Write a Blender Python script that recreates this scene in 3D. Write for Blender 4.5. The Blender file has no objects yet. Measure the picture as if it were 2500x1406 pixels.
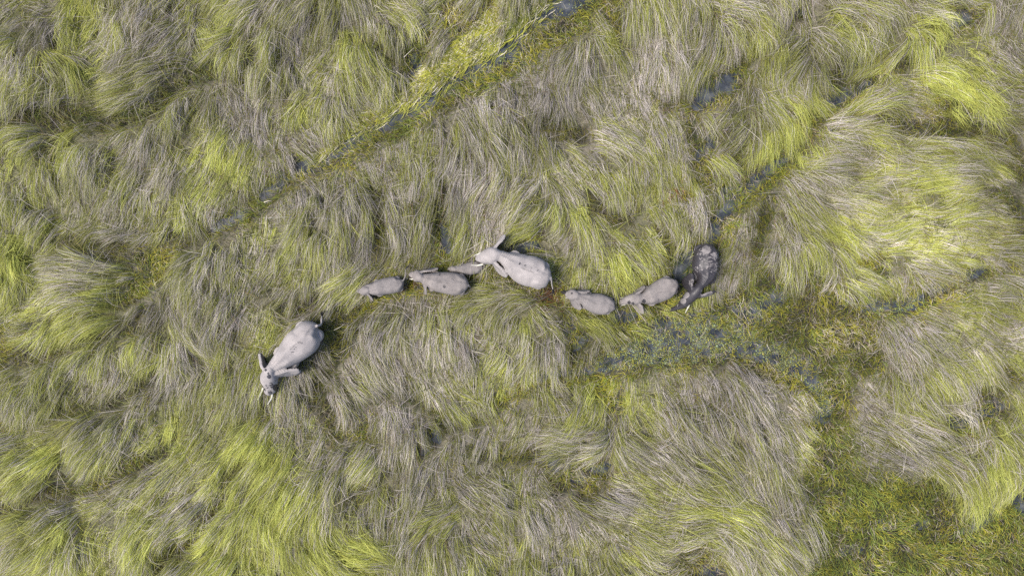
import bpy, bmesh, math
import numpy as np
from mathutils import Vector

# ------------------------------------------------------------------ camera, world, sun, exposure
SC = bpy.context.scene
COL = SC.collection
CAMH = 42.0                 # metres above the water
PPM = 40.0                  # photograph pixels per metre at water level

cam_d = bpy.data.cameras.new("camera")
cam = bpy.data.objects.new("camera", cam_d)
COL.objects.link(cam)
cam.location = (0, 0, CAMH)
cam.rotation_euler = (0, 0, 0)
cam_d.sensor_width = 36.0
cam_d.lens = 36.0 * CAMH / (2500.0 / PPM)
cam_d.clip_start = 0.5
cam_d.clip_end = 12000
SC.camera = cam

SUN_EL, SUN_AZ = 60.0, -105.0       # azimuth clockwise from +y (top of the picture)
world = bpy.data.worlds.new("World")
SC.world = world
world.use_nodes = True
wn = world.node_tree
wn.nodes.clear()
wo = wn.nodes.new("ShaderNodeOutputWorld")
wb = wn.nodes.new("ShaderNodeBackground")
ws = wn.nodes.new("ShaderNodeTexSky")
ws.sky_type = 'NISHITA'
ws.sun_disc = False
ws.sun_elevation = math.radians(SUN_EL)
ws.sun_rotation = math.radians(SUN_AZ)
ws.altitude = 900
ws.air_density = 0.7
ws.dust_density = 4.0
ws.ozone_density = 0.6
wb.inputs["Strength"].default_value = 0.075
wn.links.new(ws.outputs[0], wb.inputs[0])
wn.links.new(wb.outputs[0], wo.inputs[0])

sun_d = bpy.data.lights.new("sun", 'SUN')
sun_d.energy = 1.5
sun_d.angle = math.radians(24)
sun_d.color = (1.0, 0.95, 0.87)
sun = bpy.data.objects.new("sun", sun_d)
COL.objects.link(sun)
_az, _el = math.radians(SUN_AZ), math.radians(SUN_EL)
sdir = Vector((math.sin(_az) * math.cos(_el), math.cos(_az) * math.cos(_el), math.sin(_el)))
sun.rotation_euler = sdir.to_track_quat('Z', 'Y').to_euler()
sun.location = sdir * 80

SC.view_settings.view_transform = 'Standard'
SC.view_settings.look = 'None'
SC.view_settings.exposure = 2.15
SC.view_settings.gamma = 1.0
SC.view_settings.use_curve_mapping = False
SC.cycles.use_denoising = False
SC.cycles.max_bounces = 6
SC.cycles.diffuse_bounces = 3
SC.cycles.transmission_bounces = 4

rng = np.random.default_rng(11)

# ------------------------------------------------------------------ helpers
def W(px, py, z=0.0):
    """photograph pixel at height z -> world"""
    k = (1.0 - z / CAMH) / PPM
    return ((px - 1250.0) * k, (703.0 - py) * k, z)

def tag(o, label=None, cat=None, group=None, kind=None):
    if label: o['label'] = label
    if cat: o['category'] = cat
    if group: o['group'] = group
    if kind: o['kind'] = kind
    return o

def add_obj(name, mesh, mat=None, parent=None, loc=None):
    o = bpy.data.objects.new(name, mesh)
    COL.objects.link(o)
    if mat is not None and len(mesh.materials) == 0:
        mesh.materials.append(mat)
    if parent is not None: o.parent = parent
    if loc is not None: o.location = loc
    return o

def mesh_np(name, co, tri=None, quad=None, smooth=True):
    me = bpy.data.meshes.new(name)
    loops, starts = [], []
    n = 0
    if quad is not None and len(quad):
        loops.append(quad.reshape(-1)); starts.append(n + 4 * np.arange(len(quad))); n += quad.size
    if tri is not None and len(tri):
        loops.append(tri.reshape(-1)); starts.append(n + 3 * np.arange(len(tri))); n += tri.size
    loops = np.concatenate(loops).astype(np.int32); starts = np.concatenate(starts).astype(np.int32)
    me.vertices.add(len(co)); me.vertices.foreach_set("co", co.astype(np.float32).reshape(-1))
    me.loops.add(len(loops)); me.loops.foreach_set("vertex_index", loops)
    me.polygons.add(len(starts)); me.polygons.foreach_set("loop_start", starts)
    if smooth: me.polygons.foreach_set("use_smooth", np.ones(len(starts), bool))
    me.update(calc_edges=True)
    return me

class Noise:
    """smooth value noise on a lattice"""
    def __init__(s, seed):
        s.t = np.random.default_rng(seed).random((257, 257)); 
    def __call__(s, x, y, scale):
        u, v = np.asarray(x) / scale + 1000.0, np.asarray(y) / scale + 1000.0
        i, j = np.floor(u).astype(int), np.floor(v).astype(int)
        f, g = u - i, v - j
        f = f * f * f * (f * (6 * f - 15) + 10); g = g * g * g * (g * (6 * g - 15) + 10)
        i %= 256; j %= 256
        t = s.t
        return (t[i, j] * (1 - f) + t[i + 1, j] * f) * (1 - g) + (t[i, j + 1] * (1 - f) + t[i + 1, j + 1] * f) * g
    def fbm(s, x, y, scale, o=3):
        r, a, tot = 0, 1.0, 0
        for k in range(o):
            r = r + a * s(np.asarray(x) + 17.3 * k, np.asarray(y) - 9.1 * k, scale / 2 ** k); tot += a; a *= .5
        return r / tot

N1, N2, N3, N4, N5 = Noise(1), Noise(2), Noise(3), Noise(4), Noise(5)

def sstep(a, b, x):
    t = np.clip((x - a) / (b - a), 0, 1)
    return t * t * (3 - 2 * t)

def seg_dist(x, y, pts):
    """distance to a polyline and its interpolated extra values"""
    best = np.full(np.shape(x), 1e9); val = np.zeros(np.shape(x)); dirx = np.zeros(np.shape(x)); diry = np.zeros(np.shape(x))
    for (ax, ay, aw), (bx, by, bw) in zip(pts[:-1], pts[1:]):
        dx, dy = bx - ax, by - ay
        L2 = dx * dx + dy * dy
        t = np.clip(((x - ax) * dx + (y - ay) * dy) / L2, 0, 1)
        d = np.hypot(x - ax - t * dx, y - ay - t * dy)
        m = d < best
        best = np.where(m, d, best); val = np.where(m, aw + t * (bw - aw), val)
        L = math.sqrt(L2); dirx = np.where(m, dx / L, dirx); diry = np.where(m, dy / L, diry)
    return best, val, dirx, diry

# ------------------------------------------------------------------ what grows where (photograph pixels)
# x, y, direction the tips point (0 right, 90 down), greenness, value
FLOW = [
(40,40,160,.35,.8),(120,60,130,.15,.6),(130,20,200,.3,.8),(90,60,110,.4,.8),(215,30,100,1,1),(215,75,105,.9,1),(30,95,155,.7,1),(50,140,100,.4,1),(60,210,95,.6,1),(20,200,95,.6,1),
(300,60,110,.4,1),(350,30,100,.25,.9),(420,60,130,.3,.8),(480,80,95,.45,1),(610,30,170,.65,1),(580,50,130,.6,1),(640,70,110,.3,.9),(560,110,120,.6,1),(660,110,110,.45,1),(280,140,150,.45,1.1),
(240,120,155,.5,1),(160,130,35,.6,.9),(330,150,160,.3,.7),(370,180,170,.5,.75),(440,190,170,.45,.75),(520,130,250,.8,.9),(560,170,40,.35,.75),(300,210,160,.5,1),(380,240,170,.5,.9),(150,280,190,.5,.75),
(50,270,185,.45,.7),(280,290,185,.5,.7),(430,240,100,.3,.9),(500,210,120,.35,.8),(600,250,90,.15,.85),(640,310,85,.15,.95),(40,350,115,.75,1),(170,330,135,.65,1),(260,350,110,.45,.95),(90,320,150,.5,.9),
(350,310,105,.4,.95),(430,340,110,.4,1),(550,370,95,.7,1.1),(590,400,110,.7,1.1),(140,400,95,.5,.95),(60,430,100,.6,1),(220,440,100,.4,.9),(310,430,120,.5,.95),(440,420,100,.2,.95),(490,440,115,.6,1),
(680,100,110,.35,.9),(760,40,110,.4,.9),(840,40,100,.45,.95),(900,20,80,.4,1),(970,40,30,.5,1.1),(1060,30,140,.5,1.1),(1090,60,150,.3,1),(860,110,95,.75,1.1),(760,100,95,.55,1),(930,80,90,.5,1),
(780,150,135,.6,1),(880,190,85,.6,1),(830,220,100,.3,.95),(870,215,90,.1,1),(950,200,70,.45,.95),(900,240,65,.35,.95),(780,230,120,.55,1),(795,280,95,.3,1),(750,270,120,.6,1),(920,250,60,.3,1),
(980,130,100,.3,.7),(680,290,95,.15,.9),(740,340,50,.15,.95),(700,370,70,.2,.95),(640,360,100,.5,1),(650,430,80,.2,.9),(720,180,110,.4,.85),(690,230,110,.35,.9),
(1370,90,100,.2,.9),(1330,150,90,.25,.85),(1460,60,40,.4,1),(1400,130,110,.3,.85),(1500,80,60,.7,.7),(1560,40,90,.5,1.05),(1600,80,90,.08,1.1),(1610,140,90,.08,1.15),(1580,60,100,.5,1.1),(1700,80,110,.35,.7),
(1720,140,120,.4,.8),(1790,20,25,.25,1.1),(1830,50,60,.5,1),(1850,100,110,.6,1.05),(1270,200,75,.2,.9),(1220,260,80,.15,1),(1350,200,90,.3,.8),(1330,270,100,.25,.75),(1430,260,50,.25,.85),(1480,180,50,.4,.85),
(1560,220,80,.2,1.15),(1500,320,50,.25,1),(1440,350,40,.15,1),(1560,300,70,.3,1),(1250,380,95,.5,1),(1300,330,60,.3,.9),(1350,430,40,.45,1),(1480,420,55,.5,1.05),(1590,380,80,.55,1),(1620,420,80,.4,1),
(1690,300,70,.2,.95),(1670,360,95,.3,1.05),(1720,400,70,.35,1.05),(1690,250,60,.3,.6),(1800,250,110,.3,.65),(1790,320,150,.25,.9),(1870,260,60,.5,.9),(1850,290,60,.6,.95),(1890,340,88,.8,1.1),(1960,300,80,.8,1.1),(1960,340,105,.8,1.1),
(1860,20,60,.3,1),(1960,10,90,.1,1.05),(1890,60,110,.5,1),(2000,60,25,.5,1),(2100,20,30,.5,1),(2060,60,50,.6,1.05),(1950,120,150,.4,.75),(1990,100,30,.5,.8),(2150,50,100,.6,.95),(2230,40,20,.5,1),
(2285,85,85,.65,1.05),(2262,118,125,.65,1.05),(2350,30,30,.35,.9),(2420,60,150,.2,1),(2470,40,120,.3,.75),(2180,130,150,.6,1.1),(2130,165,140,.6,1.1),(2350,110,20,.65,1.05),(2390,160,60,.7,1.05),(2200,170,20,.6,1.05),
(2290,190,35,.9,1.15),(2350,235,62,1,1.15),(2270,225,20,.75,1.1),(2200,240,10,.4,.95),(2420,210,40,.4,.8),(2470,240,20,.35,.7),(2180,290,20,.35,.7),(2090,280,325,.6,1),(2250,310,15,.35,.65),(2380,300,20,.35,.65),
(2450,330,25,.4,.75),(2050,330,350,.35,1),(2100,350,20,.6,1.05),(2200,340,15,.6,.95),(2300,340,25,.55,.9),(2400,380,35,.6,.9),(2000,390,0,.2,1),(2080,390,15,.3,1.05),(2150,390,20,.55,1.05),(2470,420,20,.4,.7),
(2350,410,20,.45,.75),(1960,430,20,.5,1),(2480,140,40,.25,.75),(2440,130,60,.2,.9),
(1920,460,60,.4,.95),(1880,510,70,.15,.9),(1900,560,90,.25,.95),(1960,530,55,.55,1),(2010,560,50,.7,1.1),(2050,500,20,.35,1.1),(1930,620,95,.55,1.1),(1980,640,80,.4,1.1),(2060,600,40,.4,1),(2020,680,100,.15,1.1),
(2090,680,15,.7,1.1),(2140,700,35,.7,1),(2150,460,350,.5,1.1),(2250,450,10,.6,1.1),(2200,520,345,.6,1.2),(2300,520,0,.65,1.15),(2170,570,335,.6,1.15),(2400,560,30,.6,1),(2230,600,0,.55,1.2),(2330,600,10,.55,1.1),
(2210,690,90,.2,1.05),(2250,660,30,.4,1.05),(2300,640,20,.5,1.1),(2420,480,10,.35,.7),(2450,520,20,.65,.9),(2460,590,10,.5,.65),(2450,650,40,.4,.8),(2480,730,60,.6,.95),(2380,710,15,.5,.9),(2330,745,345,.5,.95),
(2300,790,15,.45,.95),(2400,790,40,.5,.95),(2170,820,70,.2,.95),(2165,870,80,.15,1),(2250,850,60,.4,.95),(2330,860,60,.5,1),(2460,805,340,.05,1.2),(2430,870,50,.55,1),
(1700,960,80,.2,.85),(1850,940,60,.2,.9),(1950,980,45,.28,1.1),(1800,1050,65,.35,.95),(1950,1080,55,.35,1.1),(1900,1120,70,.5,1),(1850,1170,60,.2,.9),(1930,1190,80,.3,.85),(1880,1270,60,.2,.95),(1940,1300,70,.35,1.1),
(1850,1330,60,.35,1.15),(1650,1280,345,.6,1.1),(1750,1225,10,.65,1.15),(1830,1275,50,.4,1.1),(1550,1250,30,.5,1.05),(1600,1150,40,.4,1),(1500,1230,10,.2,1),(1560,1090,50,.3,.9),(1700,1110,55,.4,1),(1650,1040,55,.3,.9),
(1460,930,110,.85,1),(1420,1000,130,.5,1),(1370,960,60,.25,.85),(1240,920,100,.65,1.1),(1300,1000,120,.3,.8),(1250,1080,110,.3,.75),(1350,1080,160,.35,.9),(1430,1060,180,.2,1.05),(1240,1200,95,.45,.95),(1330,1260,80,.3,.9),
(1250,1330,95,.45,1),(1440,1330,80,.45,1),(1550,1330,50,.45,1.1),(1650,1350,330,.45,1.05),(1350,1180,60,.25,.7),(1430,1190,20,.25,.8),(1760,960,70,.25,.85),(1750,1160,50,.4,1.05),
(2130,980,30,.3,.9),(2200,1030,30,.35,.95),(2270,1080,55,.45,1),(2130,1120,30,.3,.8),(2260,1000,60,.5,.95),(2240,920,80,.45,1.1),(2180,920,100,.5,1),(2360,960,100,.05,1.1),(2300,900,70,.45,1),(2430,900,40,.5,1),
(2400,1120,95,.9,1.1),(2440,1190,100,.6,1.2),(2370,1200,90,.8,1.1),(2350,1080,90,.3,.85),(2480,1100,60,.8,1.05),(2460,1050,60,.55,.95),(2400,1340,340,.8,.9),(2480,1380,340,.8,.95),(2300,1370,350,.75,.8),
(650,1050,120,.8,1.05),(700,1120,105,.85,1.1),(750,1180,100,.8,1.1),(620,1200,115,.85,1.1),(700,1290,80,.9,1.1),(800,1300,45,.9,1.15),(860,1340,15,.9,1.1),(900,1370,350,.7,.9),(750,1350,45,.9,1.1),(650,1370,70,.85,1.1),
(720,1000,100,.15,1),(770,990,110,.35,.95),(850,950,50,.2,.95),(900,920,50,.15,.95),(960,970,60,.2,.95),(1050,950,55,.2,1.1),(1100,980,60,.65,1.1),(1000,880,60,.15,1),(1080,880,80,.1,1.05),(1170,900,90,.4,1),
(980,1080,95,.25,1),(900,1110,120,.45,1),(830,1080,110,.35,.9),(870,1040,100,.25,.6),(1050,1150,100,.2,.95),(950,1200,90,.4,1),(880,1190,110,.35,.7),(1000,1280,110,.4,.95),(1090,1245,175,.7,.95),(1100,1310,90,.35,.8),
(1180,1310,50,.22,1),(1130,1360,100,.4,.95),(970,1380,80,.25,.9),(1050,1390,90,.45,1),(1150,1090,110,.3,.75),(1190,1200,10,.45,.9),(1120,1180,40,.3,.8),(1020,1000,70,.35,.7),(780,1080,110,.4,1),(800,1180,100,.6,1),
(40,940,110,.55,.95),(150,900,105,.5,1),(250,920,100,.25,1),(100,1000,110,.5,.9),(170,960,110,.5,1),(300,960,172,.7,.75),(220,985,172,.65,.75),(380,900,150,.8,.9),(150,1040,170,.5,.75),(250,1030,140,.55,.9),
(200,1080,130,.75,1),(150,1110,130,.95,1.15),(235,1110,115,.9,1.15),(300,1100,120,.75,1.1),(350,1030,110,.6,1.05),(430,1010,90,.9,1.15),(400,1060,110,.75,1.05),(380,935,110,.25,.85),(480,1000,115,.45,.9),(60,1090,150,.5,.9),
(60,1160,140,.6,1),(120,1180,135,.6,1),(40,1220,140,.6,1),(190,1180,140,.1,.75),(260,1150,150,.12,.8),(320,1118,160,.12,.7),(370,1115,125,.15,1),(330,1170,140,.4,1.05),(250,1200,145,.45,1),(280,1250,120,.6,1),
(200,1300,105,.6,1.15),(250,1330,100,.65,1.15),(300,1280,110,.45,1.1),(100,1270,160,.6,.7),(50,1330,130,.4,1.05),(120,1360,150,.7,.9),(180,1390,130,.7,1),(400,1190,125,.55,1),(440,1130,120,.55,1),(480,1220,130,.35,1.15),
(400,1280,125,.6,1.1),(350,1360,110,.6,1.1),(440,1320,150,.5,.6),(400,1380,110,.6,1.1),(520,1100,125,.55,1),(560,1180,115,.65,1.05),(530,1290,115,.65,1.1),(560,1370,110,.8,1.1),(600,1000,120,.6,1),(560,1050,115,.5,.95),(480,1335,135,.65,.95),
(30,480,105,.6,1),(60,560,100,.85,1.1),(50,620,95,.95,1.1),(110,540,110,.55,1),(140,580,120,.7,1.05),(200,500,110,.45,1),(280,470,115,.3,1),(330,530,120,.4,1),(370,480,110,.55,1.05),(390,540,110,.45,1),
(220,560,140,.4,.9),(250,590,178,.55,.65),(180,620,170,.5,.75),(300,610,170,.5,.7),(350,590,190,.3,.8),(420,600,200,.5,.8),(280,645,170,.3,1.05),(350,640,185,.15,1.1),(240,690,165,.12,1.05),(150,680,155,.45,1),
(60,700,120,.6,1.05),(40,740,145,.6,1),(120,740,150,.65,1.1),(200,730,170,.55,1.1),(170,770,140,.75,1.15),(130,790,100,.7,1.05),(205,770,175,.7,1.1),(60,800,165,.5,.9),(40,830,170,.35,.8),(340,690,150,.75,.8),
(430,630,120,.7,.85),(300,735,190,.75,.95),(380,755,120,.3,.6),(350,785,100,.25,.85),(280,790,155,.65,1),(220,820,155,.6,.9),(100,840,165,.6,.85),(30,865,170,.65,.85),(250,870,110,.55,1),(350,850,95,.75,1.1),
(310,870,95,.35,1),(220,890,100,.3,1),(430,700,80,.2,.85),(500,720,95,.3,.95),(450,760,60,.3,.9),(530,640,100,.35,.95),(600,620,95,.25,.95),(600,700,100,.4,1),(560,760,100,.2,1),(430,800,60,.75,1.05),
(500,850,40,.5,.9),(480,820,70,.25,.9),(560,840,100,.5,.9),(620,780,110,.45,.95),(600,850,120,.55,.95),(450,870,90,.3,1),(520,900,110,.4,.95),(500,545,60,.3,.7),(530,515,110,.2,1),(470,500,95,.6,1),
(600,470,90,.25,.85),(680,520,90,.15,1),
(680,560,110,.6,1),(720,600,110,.6,1.1),(740,650,105,.6,1.1),(640,620,100,.25,1),(695,585,100,.25,1),(800,580,95,.45,1),(820,640,95,.4,1.05),(850,660,130,.6,1),(760,520,120,.45,.95),(860,500,90,.25,.95),
(960,480,60,.2,1.05),(945,530,55,.15,1.05),(1000,545,80,.3,.95),(900,560,110,.3,.7),(930,620,120,.35,.75),(1050,470,100,.55,.75),(1090,560,100,.6,.6),(1200,500,95,.08,1.15),(1190,560,95,.1,1.1),(1130,540,100,.5,.95),
(1060,630,120,.35,.65),(700,800,110,.5,1),(650,830,115,.6,1),(800,770,130,.4,.7),(950,790,100,.15,1),(1000,770,90,.2,.9),(900,830,60,.2,.95),(1050,820,80,.2,1),(1100,800,90,.35,1),(1130,840,80,.15,1.05),
(1200,780,100,.5,1),(1190,710,170,.5,.8),(1250,850,100,.55,1.05),(700,720,120,.45,.9),(620,900,110,.5,.95),(800,900,60,.25,.8),(760,420,60,.3,.9),(880,420,80,.25,.9),(1100,420,90,.25,.85),(1000,400,60,.3,.85),(1160,400,85,.25,.95),
(1100,330,80,.3,.85),(1150,300,75,.2,.95),(1050,350,90,.5,.8),(820,450,110,.35,.9),(700,480,90,.2,.9),
(1300,540,130,.6,1.05),(1340,610,190,.45,1),(1300,600,185,.45,.95),(1400,590,110,.2,.95),(1420,530,75,.45,1.05),(1480,560,60,.5,1),(1550,560,60,.6,1.05),(1600,580,65,.75,1.1),(1380,660,150,.7,1.1),(1430,650,110,.7,1.1),
(1500,640,85,.7,1.05),(1560,640,80,.7,1.1),(1620,640,85,.75,1),(1460,700,110,.6,.95),(1540,690,90,.6,.95),(1580,480,60,.55,1.05),(1640,500,75,.55,.95),(1690,500,80,.2,1.1),(1725,500,90,.65,1),(1700,560,90,.45,1),
(1860,590,120,.3,.85),(1830,650,110,.35,.7),(1430,790,28,.75,.85),(1390,750,40,.7,.85),(1330,770,20,.4,.8),(1280,725,160,.4,.8),(1330,820,90,.2,1.05),(1290,860,100,.5,1.1),(1240,800,100,.55,1),(1440,830,130,.35,.75),
(1480,850,60,.3,.9),(1520,880,120,.5,1),(1600,830,110,.9,1.05),(1560,790,10,.8,.95),(1600,790,40,.85,1),(1200,440,95,.15,1.05),(1400,450,50,.4,1.05),(1300,450,110,.45,1.05),
]
FLOW = np.array(FLOW, float)
_fa = np.radians(FLOW[:, 2])
FLOW_V = np.stack([np.cos(_fa), np.sin(_fa), FLOW[:, 3], FLOW[:, 4]], 1)

def field(px, py):
    """direction (image space), greenness and value at photograph pixels, by inverse distance"""
    px = np.asarray(px, float); py = np.asarray(py, float)
    out = np.zeros((len(px), 4))
    for a in range(0, len(px), 4000):
        d2 = (px[a:a+4000, None] - FLOW[None, :, 0]) ** 2 + (py[a:a+4000, None] - FLOW[None, :, 1]) ** 2 + 250.0
        w = d2 ** -2.1
        w /= w.sum(1, keepdims=True)
        out[a:a+4000] = w @ FLOW_V
    return out

# open water: polylines x, y, half width ; and blobs
CHANNELS = [
 [(1440,-60,34),(1400,0,30),(1330,42,20),(1290,66,19),(1235,126,17),(1150,178,17),(1100,202,13),(1010,266,18),(965,292,19),(905,318,16),(860,347,11),(820,373,11),(780,395,13),(740,412,14)],
 [(690,440,4),(655,475,11),(640,490,4)],[(590,520,4),(545,552,9),(520,560,4)],
 [(2120,205,6),(2080,225,12),(2040,240,12),(2010,245,5)],
 [(1930,382,3),(1890,402,5),(1850,437,7),(1820,470,6),(1795,490,4)],[(1785,500,6),(1772,515,10),(1764,530,5)],[(1750,545,7),(1743,575,8),(1738,592,7)],
 [(1800,195,14),(1760,215,22),(1730,235,22),(1710,255,12)],
 [(1700,385,3),(1745,350,9),(1725,335,3)],
 [(2400,655,4),(2375,668,7),(2340,680,4)],[(2310,694,5),(2285,704,5)],[(2240,732,14),(2180,745,18),(2120,740,10)],
 [(2350,50,16),(2325,52,16)],[(2100,140,6),(2070,170,10)],
 [(1250,610,8),(1300,605,14),(1330,607,8)],[(1085,545,7),(1090,580,10),(1100,610,8)],[(1055,510,4),(1070,520,6)],
 [(1395,785,9),(1388,812,11)],[(1405,845,5),(1420,830,5)],
 [(1310,924,7),(1350,910,7),(1420,905,8),(1500,885,20),(1580,855,32),(1680,830,42),(1780,825,36),(1850,850,24),(1920,880,20),(1970,905,18),(2000,950,14),(2015,990,14),(2010,1020,8)],
 [(1515,955,5),(1511,990,5)],[(1565,800,8),(1640,790,18),(1700,775,14)],
 [(1350,1105,6),(1360,1140,8)],[(1390,1170,5),(1420,1175,6)],[(1440,1145,10),(1480,1140,12)],
 [(1060,1065,10),(1075,1075,9)],[(1090,1030,6),(1100,1022,6)],[(1025,1110,5),(1035,1105,6)],
 [(2290,1020,7),(2340,1032,12),(2400,1010,7),(2440,990,10)],[(2480,1215,14),(2500,1240,14)],[(2420,1262,5),(2360,1290,4)],
 [(2060,1283,4),(2090,1287,6)],[(2150,1281,6),(2180,1283,7)],[(2225,1276,6),(2250,1279,5)],[(2000,1302,5),(1980,1298,4)],
 [(1690,1398,6),(1740,1388,12),(1765,1395,9)],[(2050,1350,3),(2090,1345,4)],[(1905,720,12),(1830,770,16),(1800,750,9)],
 [(1690,615,9),(1665,650,11),(1650,690,9)],[(1500,770,10),(1540,770,9)],[(1010,140,8),(1020,175,10),(1005,195,9)],
 [(640,475,4),(660,470,5)],[(1950,20,3),(1965,38,5)],[(1800,450,6),(1760,480,8)],
]
# low marsh grass: polylines with half width (tall grass is missing there)
LOW = [
 [(1460,-40,70),(1380,20,70),(1290,80,62),(1220,140,50),(1130,190,46),(1010,270,46),(920,315,42),(840,360,34),(780,390,28),(735,412,18),(660,475,16),(545,550,12)],
 [(1130,45,38),(1190,40,40)],[(1010,160,28),(1040,100,20)],
 [(2130,195,16),(2050,235,26),(1985,300,14),(1925,375,24),(1850,430,44),(1790,470,46),(1750,540,34),(1740,600,26)],
 [(1620,240,22),(1640,250,18)],[(1800,200,20),(1750,225,30),(1700,255,18)],[(1640,430,8),(1670,460,12),(1670,500,8)],
 [(1740,340,14),(1700,390,8),(1730,440,22)],
 [(2450,640,8),(2340,685,16),(2240,735,30),(2130,745,34),(2030,760,60),(1940,780,110),(1850,720,60)],
 [(1240,960,8),(1330,918,16),(1420,903,18),(1510,870,36),(1600,830,55),(1700,815,70),(1800,820,80),(1900,850,80),(1990,900,70),(2030,950,55),(2020,1010,40),(2010,1080,46)],
 [(1970,700,50),(2080,800,70),(2110,860,40)],
 [(2010,1060,50),(2030,1200,80),(2150,1260,110),(2250,1280,110),(2330,1290,80),(2480,1260,60)],[(2060,1350,110),(2240,1370,110),(2450,1350,80)],
 [(2330,1040,18),(2430,1005,18)],[(1700,1345,30),(1740,1380,40),(1650,1390,16)],[(1465,925,26),(1500,975,18)],
 [(2110,620,14),(2140,640,10)],[(2240,270,8),(2300,265,12)],[(2340,45,30)] + [(2310,60,26)],
 [(1690,610,18),(1665,660,26),(1640,720,22),(1560,775,18),(1480,775,14)],[(1700,760,40),(1800,740,60)],
 [(430,620,12),(400,650,12),(360,690,16),(340,710,14)],[(40,820,14),(20,835,14)],[(10,1030,20),(40,1020,16)],
 [(790,800,16),(840,770,12),(880,740,12),(930,715,14),(1010,690,14),(1080,690,20),(1150,660,16),(1180,680,14),(1260,660,24),(1335,702,22),(1352,722,30),(1375,728,18),(1440,745,18),(1500,755,12)],
 [(1290,605,20),(1240,608,16)],[(1390,800,14),(1400,815,12)],[(1090,570,14),(1095,600,14)],
 [(190,1180,9),(260,1150,11),(325,1115,9)],[(1460,1142,20),(1370,1150,16)],[(860,1040,10),(900,1035,8)],[(850,1190,8),(890,1185,6)],
]

# trodden valleys and partings in the tall grass, where dark short growth shows: x, y, half width
VALLEYS = [
 [(740,412,12),(650,480,14),(545,553,15),(440,620,15),(360,700,15),(300,740,10)],
 [(0,285,16),(120,275,14),(250,295,14),(340,290,12),(400,260,14),(450,190,14),(560,180,16),(640,195,14),(690,240,8)],
 [(110,115,8),(200,120,10)],[(130,300,6),(140,380,9),(150,405,6)],
 [(790,806,15),(850,762,15),(905,732,13)],[(985,690,10),(1010,690,10)],
 [(860,810,8),(800,900,12),(760,950,14),(830,1040,16),(880,1040,16),(930,1050,10)],
 [(870,960,8),(980,930,7),(1100,1020,12),(1060,1080,14),(960,1150,10),(890,1190,14),(850,1190,8)],
 [(1240,955,8),(1150,1010,10),(1090,1040,12)],
 [(180,595,14),(300,603,18),(430,600,12),(445,560,8)],
 [(0,880,12),(100,865,9),(180,835,8),(300,815,9),(370,775,11)],
 [(170,990,8),(300,965,13),(420,900,14),(370,893,8)],
 [(0,1270,10),(80,1190,8),(200,1190,10),(380,1110,10),(425,1090,10),(440,1060,8)],
 [(370,1400,8),(440,1325,15),(500,1290,8),(560,1200,6),(600,1130,8)],
 [(1490,40,10),(1530,105,10)],[(1690,240,12),(1800,170,10),(1860,80,12),(1880,30,10),(1950,30,12)],
 [(1990,290,9),(2060,180,12),(2130,120,12),(2170,20,12)],[(2180,160,10),(2260,140,12),(2300,70,14),(2340,50,14)],
 [(2150,300,12),(2260,310,16),(2340,290,10),(2440,340,12),(2480,420,12)],[(2060,610,10),(2110,630,12),(2150,660,10)],
 [(2340,430,9),(2460,480,12),(2480,590,12)],[(1290,300,10),(1340,290,14),(1400,330,10)],
 [(920,430,8),(930,560,12),(950,620,14)],[(1090,450,8),(1095,560,12),(1100,640,12)],
 [(1380,780,12),(1430,830,14),(1400,870,10)],[(1330,1110,10),(1360,1180,16),(1480,1150,14),(1430,1230,8)],
 [(1180,1090,12),(1250,1110,12),(1330,1090,8)],[(1930,700,14),(1850,590,10),(1870,480,9)],
 [(650,660,8),(700,760,10),(780,735,13),(800,700,10)],[(980,130,14),(920,110,10)],
 [(1450,460,6),(1500,560,8),(1560,500,6)],[(1620,560,8),(1640,640,12),(1600,700,12)],[(2480,900,10),(2420,960,10),(2270,960,10)],
 [(600,1000,8),(640,985,12),(700,970,10)],[(1130,120,10),(1060,180,10)],[(1680,300,8),(1700,440,9)],[(1800,420,8),(1780,330,8)],
]

def valley(px, py):
    wx = px + 50 * (N3.fbm(px, py, 90, 2) - .5); wy = py + 50 * (N4.fbm(px, py, 90, 2) - .5)
    d = np.full(np.shape(px), -1e9)
    for c in VALLEYS:
        b, w, _, _ = seg_dist(wx, wy, c)
        d = np.maximum(d, w - b)
    return sstep(-20, 0, d)

def water_depth(px, py):
    """>0 inside open water (pixels)"""
    n = (N4.fbm(px, py, 34, 2) - .5)
    d = np.full(np.shape(px), -1e9)
    for c in CHANNELS:
        b, w, _, _ = seg_dist(px, py, c)
        d = np.maximum(d, w * (1.0 + 1.1 * n) - b)
    return d

def lowness(px, py):
    n = (N5.fbm(px, py, 60, 3) - .5)
    d = np.full(np.shape(px), -1e9)
    for c in LOW:
        b, w, _, _ = seg_dist(px, py, c)
        d = np.maximum(d, w * (1 + .9 * n) - b)
    return d

# ------------------------------------------------------------------ materials
def new_mat(name):
    m = bpy.data.materials.new(name); m.use_nodes = True
    nt = m.node_tree; nt.nodes.clear()
    out = nt.nodes.new("ShaderNodeOutputMaterial")
    return m, nt, out

def node(nt, typ, **kw):
    n = nt.nodes.new(typ)
    for k, v in kw.items():
        if k in n.inputs: n.inputs[k].default_value = v
        else: setattr(n, k, v)
    return n

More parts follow.
